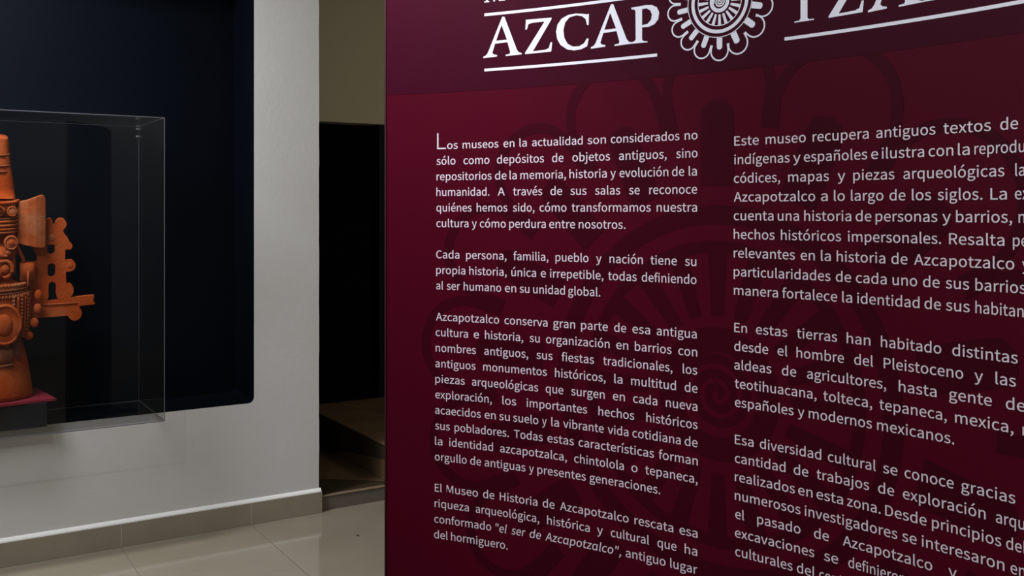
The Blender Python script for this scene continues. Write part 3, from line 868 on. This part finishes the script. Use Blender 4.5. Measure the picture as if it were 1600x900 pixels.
# body text: every word keeps its measured place on its line
GL = json.loads(r'''{"\"":[647,[150,659,228,659,251,913,254,1052,123,1052,126,913],[419,659,494,659,520,913,523,1052,390,1052,393,913]],",":[379,[102,-259,209,-191,277,-95,302,26,289,104,253,154,196,172,150,161,116,131,102,85,115,38,148,8,194,-3,209,-1,192,-77,145,-140,72,-186]],".":[379,[190,-18,235,-6,267,27,280,76,267,127,235,160,190,172,144,160,112,127,100,76,112,27,144,-6]],"A":[829,[5,0,132,0,229,306,595,306,690,0,824,0,484,1000,344,1000],[261,405,310,559,344,671,377,783,409,898,415,898,447,784,480,672,516,559,563,405]],"C":[870,[514,-18,634,-1,735,48,821,126,752,206,684,145,608,106,520,93,391,121,293,203,230,333,209,503,231,672,296,799,395,879,524,907,603,895,671,862,729,813,797,895,727,955,635,1000,523,1018,346,982,206,880,113,717,79,499,112,282,203,119,341,17]],"D":[939,[138,0,393,0,593,34,739,133,828,291,858,503,828,716,738,871,590,967,387,1000,138,1000],[263,104,263,898,377,898,531,872,641,796,707,672,729,503,707,334,641,209,531,131,377,104]],"E":[804,[138,0,729,0,729,108,263,108,263,472,643,472,643,580,263,580,263,894,714,894,714,1000,138,1000]],"H":[993,[138,0,263,0,263,472,730,472,730,0,857,0,857,1000,730,1000,730,581,263,581,263,1000,138,1000]],"I":[400,[138,0,263,0,263,1000,138,1000]],"J":[730,[323,-18,449,7,534,73,583,172,599,293,599,1000,472,1000,472,306,454,183,401,114,311,93,244,104,187,141,138,206,48,141,117,53,209,0]],"L":[741,[138,0,701,0,701,108,263,108,263,1000,138,1000]],"M":[1108,[138,0,251,0,251,554,249,649,243,752,235,849,240,849,321,621,510,101,595,101,783,621,864,849,869,849,862,752,855,649,853,554,853,0,970,0,970,1000,819,1000,628,465,605,396,582,326,558,256,553,256,529,326,505,396,480,465,289,1000,138,1000]],"P":[864,[138,0,263,0,263,398,428,398,579,417,695,473,770,569,797,707,770,845,694,935,576,985,423,1000,138,1000],[263,501,263,898,407,898,553,881,642,821,671,707,643,590,557,522,412,501]],"R":[866,[263,525,263,898,431,898,564,881,646,825,674,720,646,612,564,547,431,525],[686,0,828,0,574,438,693,491,771,585,799,720,773,852,701,938,591,985,450,1000,138,1000,138,0,263,0,263,424,443,424]],"T":[817,[345,0,472,0,472,894,775,894,775,1000,42,1000,42,894,345,894]],"a":[768,[296,-18,385,-3,467,35,542,89,546,89,557,0,659,0,659,456,644,581,599,677,519,738,402,760,289,744,190,708,112,663,160,577,224,615,299,644,382,656,476,629,522,560,535,469,331,434,189,378,107,299,80,192,109,78,185,7],[332,83,265,95,218,133,201,201,232,285,337,346,535,386,535,180,466,126,400,94]],"b":[843,[452,-18,573,9,676,87,747,212,774,382,754,538,698,657,605,733,479,760,397,746,318,709,246,656,251,789,251,1086,126,1086,126,0,225,0,236,76,241,76,309,26,381,-6],[431,87,377,94,315,118,251,164,251,554,319,609,385,643,447,655,561,620,625,525,644,381,616,223,541,123]],"c":[696,[417,-18,504,-6,585,26,658,75,603,160,552,122,494,96,428,86,308,122,228,220,199,370,230,519,312,619,432,655,487,647,536,624,580,591,643,673,585,716,514,748,427,760,291,734,177,657,100,535,71,370,97,206,171,84,280,8]],"d":[846,[378,-18,463,-3,539,35,603,87,607,87,618,0,720,0,720,1086,595,1086,595,801,602,674,538,720,471,749,393,760,271,733,169,655,99,532,72,370,94,205,156,83,252,8],[405,87,295,121,225,218,201,371,230,520,306,619,415,655,475,647,534,622,595,577,595,188,534,132,471,98]],"e":[756,[426,-18,519,-8,599,19,668,57,625,141,568,109,507,89,439,82,315,114,230,204,194,341,693,341,696,362,698,386,698,412,679,556,622,665,529,735,402,760,279,733,173,655,99,533,71,370,99,206,174,84,287,8],[192,430,231,555,307,633,405,660,504,634,567,556,589,430]],"f":[443,[45,640,146,640,146,0,270,0,270,640,427,640,427,741,270,741,270,858,282,938,316,987,375,1004,402,1002,430,995,458,984,486,1080,449,1093,407,1101,362,1104,240,1074,169,989,146,859,146,741,45,734]],"g":[769,[375,-341,530,-320,649,-264,724,-183,750,-85,721,16,635,73,492,91,347,91,269,102,228,130,217,172,223,208,240,236,265,261,300,247,337,238,374,235,512,266,609,355,645,492,638,553,617,605,585,645,737,645,737,741,479,741,449,751,414,757,374,760,236,727,136,636,97,495,111,413,147,345,194,296,194,291,155,256,124,210,112,153,121,100,144,60,179,31,179,25,119,-23,82,-81,70,-143,109,-251,216,-318],[374,319,296,341,239,402,217,495,238,589,295,648,374,668,454,648,511,589,532,495,510,402,453,341],[393,-255,277,-239,204,-194,179,-126,186,-83,211,-40,254,0,287,-6,320,-10,349,-11,477,-11,560,-20,610,-50,628,-105,599,-178,517,-233]],"h":[828,[126,0,251,0,251,538,319,600,383,638,453,651,533,630,579,566,593,453,593,0,718,0,718,469,693,628,619,726,491,760,398,743,317,698,246,636,251,789,251,1086,126,1086]],"i":[375,[126,0,251,0,251,741,126,741],[188,894,232,904,261,933,271,977,261,1019,232,1047,188,1057,145,1047,117,1019,106,977,117,933,145,904]],"j":[375,[48,-330,166,-300,231,-216,251,-85,251,741,127,741,127,-85,120,-162,92,-213,35,-231,10,-229,-14,-223,-35,-217,-60,-311,-30,-321,6,-328],[188,894,231,904,261,933,271,977,261,1019,231,1047,188,1057,145,1047,116,1019,105,977,116,933,145,904]],"l":[387,[256,-18,286,-16,310,-12,329,-7,311,89,285,86,268,91,256,108,251,139,251,1086,126,1086,126,147,139,58,181,2]],"m":[1263,[126,0,251,0,251,538,316,601,378,638,437,651,514,630,560,566,574,453,574,0,698,0,698,538,765,601,827,638,885,651,963,630,1008,566,1023,453,1023,0,1147,0,1147,469,1123,628,1049,726,924,760,837,742,756,692,678,618,637,694,571,743,473,760,389,743,312,697,243,633,240,633,228,741,126,741]],"n":[832,[126,0,251,0,251,538,319,600,383,638,453,651,533,630,579,566,593,453,593,0,718,0,718,469,693,628,619,726,491,760,397,743,316,697,243,633,240,633,228,741,126,741]],"o":[827,[413,-18,543,8,653,84,728,206,756,370,728,535,653,657,543,734,413,760,283,734,174,657,99,535,71,370,99,206,174,84,283,8],[413,86,301,122,226,220,199,370,226,519,301,619,413,655,526,619,602,519,629,370,602,220,526,122]],"p":[846,[126,-312,251,-312,251,-61,247,68,315,21,384,-8,452,-18,573,9,676,87,747,212,774,382,754,538,698,657,605,733,479,760,394,745,315,707,243,655,240,655,228,741,126,741],[431,87,377,94,316,118,251,164,251,554,320,609,385,643,447,655,561,620,625,525,644,381,616,223,541,123]],"q":[846,[595,-312,720,-312,720,741,621,741,608,671,606,671,541,720,472,750,393,760,271,733,169,655,99,532,72,370,94,205,156,83,252,8,378,-18,461,-4,536,33,602,86,595,-49],[405,87,295,121,225,218,201,371,230,520,306,619,415,655,475,647,534,622,595,577,595,188,534,132,471,98]],"r":[529,[126,0,251,0,251,476,307,576,372,631,437,648,464,647,486,643,509,636,532,744,509,753,483,758,453,760,374,741,302,688,243,606,240,606,228,741,126,741]],"s":[638,[319,-18,467,13,557,92,588,202,554,314,469,382,363,427,285,459,226,498,203,555,218,609,264,648,341,663,402,654,457,631,509,598,569,675,505,718,427,748,340,760,201,731,115,656,85,550,117,446,198,380,300,336,380,303,444,258,469,195,453,137,405,95,323,79,242,90,170,121,104,168,44,85,123,32,217,-4]],"t":[514,[357,-18,404,-14,451,-4,495,10,471,104,444,94,415,86,386,83,318,100,282,148,271,225,271,640,473,640,473,741,271,741,271,950,168,950,154,741,37,734,37,640,147,640,147,229,167,99,233,13]],"u":[828,[342,-18,435,-1,515,46,587,116,591,116,600,0,704,0,704,741,580,741,580,216,513,144,449,103,379,90,300,110,254,174,240,286,240,741,115,741,115,271,139,112,214,15]],"v":[711,[285,0,431,0,693,741,570,741,430,319,407,246,384,173,362,101,355,101,332,173,310,246,286,319,147,741,18,741]],"x":[679,[20,0,151,0,251,173,276,218,301,262,326,306,333,306,361,262,388,218,413,173,523,0,659,0,415,374,640,741,510,741,419,578,396,537,375,496,353,454,347,454,322,496,297,537,274,578,175,741,40,741,265,386]],"y":[711,[138,-319,264,-285,353,-194,415,-63,693,741,572,741,438,330,378,120,371,120,346,191,321,262,297,330,147,741,18,741,315,-1,299,-57,260,-139,205,-196,132,-217,112,-215,92,-210,75,-205,50,-304,76,-312,105,-317]],"z":[648,[48,0,608,0,608,101,205,101,596,674,596,741,90,741,90,640,438,640,48,67]],"\u00e9":[756,[426,-18,519,-8,599,19,668,57,625,141,568,109,507,89,439,82,315,114,230,204,194,341,693,341,696,362,698,386,698,412,679,556,622,665,529,735,402,760,279,733,173,655,99,533,71,370,99,206,174,84,287,8],[192,430,231,555,307,633,405,660,504,634,567,556,589,430],[381,873,618,1108,532,1190,317,936]],"\u00ed":[375,[126,0,251,0,251,741,126,741],[168,873,407,1108,318,1190,102,936]],"\u00f1":[832,[126,0,251,0,251,538,319,600,383,638,453,651,533,630,579,566,593,453,593,0,718,0,718,469,693,628,619,726,491,760,397,743,316,697,243,633,240,633,228,741,126,741],[559,880,645,908,694,981,714,1086,629,1090,619,1028,596,987,559,971,494,1004,428,1065,340,1098,253,1071,204,998,186,892,270,887,279,951,302,993,340,1008,404,975,470,913]],"\u00f3":[827,[413,-18,543,8,653,84,728,206,756,370,728,535,653,657,543,734,413,760,283,734,174,657,99,535,71,370,99,206,174,84,283,8],[413,86,301,122,226,220,199,370,226,519,301,619,413,655,526,619,602,519,629,370,602,220,526,122],[390,873,630,1108,543,1190,326,936]],"\u00fa":[828,[342,-18,435,-1,515,46,587,116,591,116,600,0,704,0,704,741,580,741,580,216,513,144,449,103,379,90,300,110,254,174,240,286,240,741,115,741,115,271,139,112,214,15],[392,873,630,1108,543,1190,327,936]],"\u201c":[1364,[1050,1104,1022,1156,939,1099,876,1012,851,900,866,833,905,788,959,771,1010,784,1041,818,1052,859,1041,904,1012,935,967,947,953,945,939,942,929,936,944,998,986,1057],[1312,1104,1284,1156,1201,1099,1138,1012,1113,900,1128,833,1167,788,1221,771,1272,784,1303,818,1314,859,1303,904,1273,935,1228,947,1213,945,1201,942,1191,936,1206,998,1248,1057]],"\u201d":[1364,[314,817,342,765,425,823,488,909,513,1020,498,1087,459,1133,405,1150,354,1137,323,1104,312,1061,323,1017,353,986,397,974,412,976,425,980,435,985,420,923,378,864],[52,817,80,765,164,823,226,909,251,1020,236,1087,197,1133,143,1150,92,1137,61,1104,50,1061,61,1017,91,986,136,974,151,976,163,980,173,985,158,923,116,864]],"\ufb01":[819,[569,0,694,0,694,741,569,741],[632,894,675,904,705,933,716,977,705,1019,675,1047,632,1057,589,1047,560,1019,550,977,560,933,589,904],[45,640,146,640,146,0,270,0,270,640,427,640,427,741,270,741,270,858,282,938,316,987,375,1004,402,1002,430,995,458,984,486,1080,449,1093,407,1101,362,1104,240,1074,169,989,146,859,146,741,45,734]],"\u0251":[853,[378,-18,466,-3,542,37,606,90,610,90,631,27,670,-7,727,-18,753,-16,775,-12,794,-7,778,89,753,86,736,91,725,108,720,139,720,741,619,741,608,668,606,668,541,719,473,750,396,760,273,733,170,655,99,532,72,370,94,205,156,83,252,8],[405,87,295,121,225,218,201,371,230,520,306,619,415,655,475,647,534,622,595,577,595,188,534,132,471,98]]," ":[306]}''')
CAPH = PITCH * 0.492                                 # height of a capital
BOLD = 14                                            # the printed face is a medium weight
def swell(l, w):
    # move every outline point outwards by w; outer shapes run one way round, holes the other
    q = []
    for p in l:
        if not q or abs(p[0] - q[-1][0]) + abs(p[1] - q[-1][1]) > 1: q.append(p)
    if abs(q[0][0] - q[-1][0]) + abs(q[0][1] - q[-1][1]) <= 1: q.pop()
    n = len(q); out = []
    for i in range(n):
        a, b, c = q[i - 1], q[i], q[(i + 1) % n]
        d1 = (b[0] - a[0], b[1] - a[1]); d2 = (c[0] - b[0], c[1] - b[1])
        l1 = math.hypot(*d1); l2 = math.hypot(*d2)
        n1 = (d1[1] / l1, -d1[0] / l1); n2 = (d2[1] / l2, -d2[0] / l2)
        mx, my = n1[0] + n2[0], n1[1] + n2[1]; mm = mx * mx + my * my
        f = 2.0 / mm if mm > .6 else 1.2
        out.append((b[0] + mx * f * w * .5 * 1.0, b[1] + my * f * w * .5))
    return out
def word(pr, text, q0, q1, line_v, italic=False, scale=1.0):
    u0 = u_of(q0)
    k = CAPH / 1000.0 * scale
    pen = 0; loops = []; lo = 1e9; hi = -1e9
    for i, ch in enumerate(text):
        g_ = GL.get(ch) or GL['o']
        ls = []
        for sp in g_[1:]:
            pts = [(pen + sp[j] + (sp[j + 1] * .16 if italic else 0), sp[j + 1]) for j in range(0, len(sp), 2)]
            if len(pts) < 3: continue
            lo = min(lo, min(p[0] for p in pts)); hi = max(hi, max(p[0] for p in pts))
            ls.append(pts)
        loops.append(ls)
        pen += g_[0]
    kx = k * .93 if q1 is None else (u_of(q1) - u0) / (hi - lo)
    for ls in loops:
        # split a glyph into outer shapes and the holes inside them
        def area2(l): return sum(l[i][0] * l[(i + 1) % len(l)][1] - l[(i + 1) % len(l)][0] * l[i][1] for i in range(len(l)))
        if not ls: continue
        big = max(ls, key=lambda l: abs(area2(l))); sg = area2(big) > 0
        outs = [l for l in ls if (area2(l) > 0) == sg]; ins_ = [l for l in ls if (area2(l) > 0) != sg]
        for o_ in outs:
            x0 = min(p[0] for p in o_); x1 = max(p[0] for p in o_); y0 = min(p[1] for p in o_); y1 = max(p[1] for p in o_)
            hs = [h_ for h_ in ins_ if x0 <= h_[0][0] <= x1 and y0 <= h_[0][1] <= y1]
            ls_ = [[(u0 + (x - lo) * kx, line_v + y * k) for x, y in swell(l, BOLD if sg else -BOLD)] for l in [o_] + hs]
            pr.poly(ls_)

COL1 = [
 (0, "os 105 165|museos 193 396|en 425 487|la 516 557|actualidad 588 875|son 903 1007|considerados 1035 1425|no 1455 1528"),
 (1, "sólo 45 152|como 198 345|depósitos 388 655|de 701 766|objetos 817 1030|antiguos, 1082 1352|sino 1407 1528"),
 (2, "repositorios 45 357|de 377 442|la 460 500|memoria, 521 780|historia 800 1012|y 1033 1063|evolución 1085 1362|de 1383 1452|la 1478 1524"),
 (3, "humanidad. 44 345|A 393 432|través 480 645|de 692 758|sus 806 897|salas 946 1088|se 1139 1199|reconoce 1254 1525"),
 (4, "quiénes 44 244|hemos 273 447|sido, 479 601|cómo 630 783|transformamos 813 1262|nuestra 1296 1525"),
 (5, "cultura 44 226|y 246 273|cómo 291 438|perdura 458 665|entre 685 832|nosotros. 853 1118"),
 (7, "Cada 43 174|persona, 213 442|familia, 482 680|pueblo 721 908|y 952 982|nación 1028 1217|tiene 1261 1410|su 1457 1521"),
 (8, "propia 43 208|historia, 231 443|única 470 610|e 637 666|irrepetible, 690 993|todas 1020 1182|de\ufb01niendo 1211 1522"),
 (9, "al 43 82|ser 103 178|humano 199 412|en 433 497|su 517 572|unidad 594 774|global. 793 975"),
 (11, "Azcapotzalco 42 400|conserva 431 675|gran 708 832|parte 866 1018|de 1054 1122|esa 1158 1258|antigua 1296 1523"),
 (12, "cultura 40 223|e 256 286|historia, 320 537|su 574 631|organización 667 1028|en 1066 1134|barrios 1172 1380|con 1419 1526"),
 (13, "nombres 40 268|antiguos, 316 565|sus 613 704|\ufb01estas 756 939|tradicionales, 992 1385|los 1444 1526"),
 (14, "antiguos 38 266|monumentos 310 671|históricos, 718 1005|la 1055 1101|multitud 1151 1405|de 1455 1528"),
 (15, "piezas 38 205|arqueológicas 246 622|que 665 765|surgen 810 1000|en 1047 1115|cada 1162 1299|nueva 1348 1527"),
 (16, "exploración, 38 358|los 419 497|importantes 557 900|hechos 965 1168|históricos 1237 1528"),
 (17, "acaecidos 37 296|en 318 381|su 401 461|suelo 480 623|y 645 670|la 697 740|vibrante 765 995|vida 1018 1135|cotidiana 1158 1432|de 1455 1528"),
 (18, "sus 37 120|pobladores. 147 455|Todas 485 648|estas 675 825|características 852 1280|forman 1308 1529"),
 (19, "la 36 78|identidad 117 365|azcapotzalca, 406 785|chintolola 827 1109|o 1152 1187|tepaneca, 1231 1528"),
 (20, "orgullo 35 216|de 236 298|antiguas 318 550|y 571 597|presentes 618 893|generaciones. 915 1316"),
 (22, "El 35 75|Museo 102 280|de 309 373|Historia 404 618|de 648 715|Azcapotzalco 747 1136|rescata 1170 1390|esa 1425 1528"),
 (23, "riqueza 34 228|arqueológica, 267 628|histórica 673 915|y 957 990|cultural 1035 1252|que 1300 1408|ha 1455 1526"),
 (24, "conformado 32 355|\"el~ 380 444|ser~ 470 550|de~ 574 638|Azc\u0251potz\u0251lco~\", 663 1093|antiguo 1120 1346|lugar 1373 1526"),
 (25, "del 31 108|hormiguero. 127 449"),
]
COL2 = [
 (0, "Este 60 190|museo 227 440|recupera 477 775|antiguos 815 1130|textos 1173 1425|de 1475 1570"),
 (1, "indígenas 60 354|y 373 412|españoles 430 767|e 788 825|ilustra 845 1070|con 1094 1225|la 1250 1312|reproducción 1338 -"),
 (2, "códices, 58 303|mapas 347 563|y 610 650|piezas 693 912|arqueológicas 960 1497|la 1555 -"),
 (3, "Azcapotzalco 58 490|a 521 557|lo 590 648|largo 681 853|de 886 970|los 1005 1107|siglos. 1142 1380|La 1423 1510|exposición 1553 -"),
 (4, "cuenta 57 268|una 291 404|historia 432 682|de 706 789|personas 812 1140|y 1167 1212|barrios, 1240 1538|no 1573 -"),
 (5, "hechos 57 274|históricos 308 628|impersonales. 665 1160|Resalta 1203 1497|personajes 1543 -"),
 (6, "relevantes 57 382|en 413 488|la 521 573|historia 605 863|de 896 981|Azcapotzalco 1017 1550|y 1592 -"),
 (7, "particularidades 57 571|de 600 681|cada 707 870|uno 902 1033|de 1064 1152|sus 1185 1309|barrios 1343 1612"),
 (8, "manera 58 292|fortalece 315 607|la 634 687|identidad 714 1045|de 1072 1159|sus 1186 1312|habitantes 1343 -"),
 (10, "En 60 127|estas 175 342|tierras 393 607|han 658 784|habitado 840 1161|distintas 1220 1568"),
 (11, "desde 60 240|el 290 342|hombre 391 643|del 698 798|Pleistoceno 855 1278|y 1338 1383|las 1450 1558"),
 (12, "aldeas 60 257|de 313 389|agricultores, 447 868|hasta 935 1136|gente 1203 1430|de 1505 1608"),
 (13, "teotihuacana, 63 497|tolteca, 534 793|tepaneca, 832 1190|mexica, 1235 1545|nobles 1594 -"),
 (14, "españoles 63 375|y 398 432|modernos 456 792|mexicanos. 820 1230"),
 (16, "Esa 63 162|diversidad 196 522|cultural 558 812|se 851 928|conoce 966 1227|gracias 1268 1555"),
 (17, "cantidad 63 332|de 376 453|trabajos 498 777|de 825 910|exploración 957 1397|arqueológica 1452 -"),
 (18, "realizados 63 382|en 400 476|esta 497 638|zona. 660 838|Desde 863 1083|principios 1112 1480|del 1507 -"),
 (19, "numerosos 63 412|investigadores 435 927|se 953 1030|interesaron 1058 1497|en 1530 -"),
 (20, "el 65 112|pasado 182 412|de 484 563|Azcapotzalco 638 1113|y 1200 1243"),
 (21, "excavaciones 63 485|se 538 612|de\ufb01nieron 667 -"),
 (22, "culturales 65 370|del 393 487|contexto 512 -"),
]
for lines, x0, sx, k0 in ((COL1, 670, .275, 3.92), (COL2, 1130, .29375, 3.467)):
    for idx, s in lines:
        pr = Print(D_INK)
        lv = CAM_H + (k0 - idx) * PITCH
        ws = [w_.split(' ') for w_ in s.split('|')]
        if lines is COL1 and idx == 0:
            # tall initial L
            ul = u_of(670 + 48 * .275); ur = u_of(670 + 98 * .275); hh = PITCH * 1.02; tk = PITCH * .085
            pr.poly([[(ul, lv), (ur, lv), (ur, lv + tk), (ul + tk * 1.15, lv + tk), (ul + tk * 1.15, lv + hh), (ul, lv + hh)]])
        for w_ in ws:
            it = '~' in w_[0]
            word(pr, w_[0].replace('~', ''), x0 + sx * float(w_[1]), None if w_[2] == '-' else x0 + sx * float(w_[2]), lv, it, .96 if (lines is COL1 and idx == 0) else 1.0)
        pr.build('printed_line', M['ink_grey'])
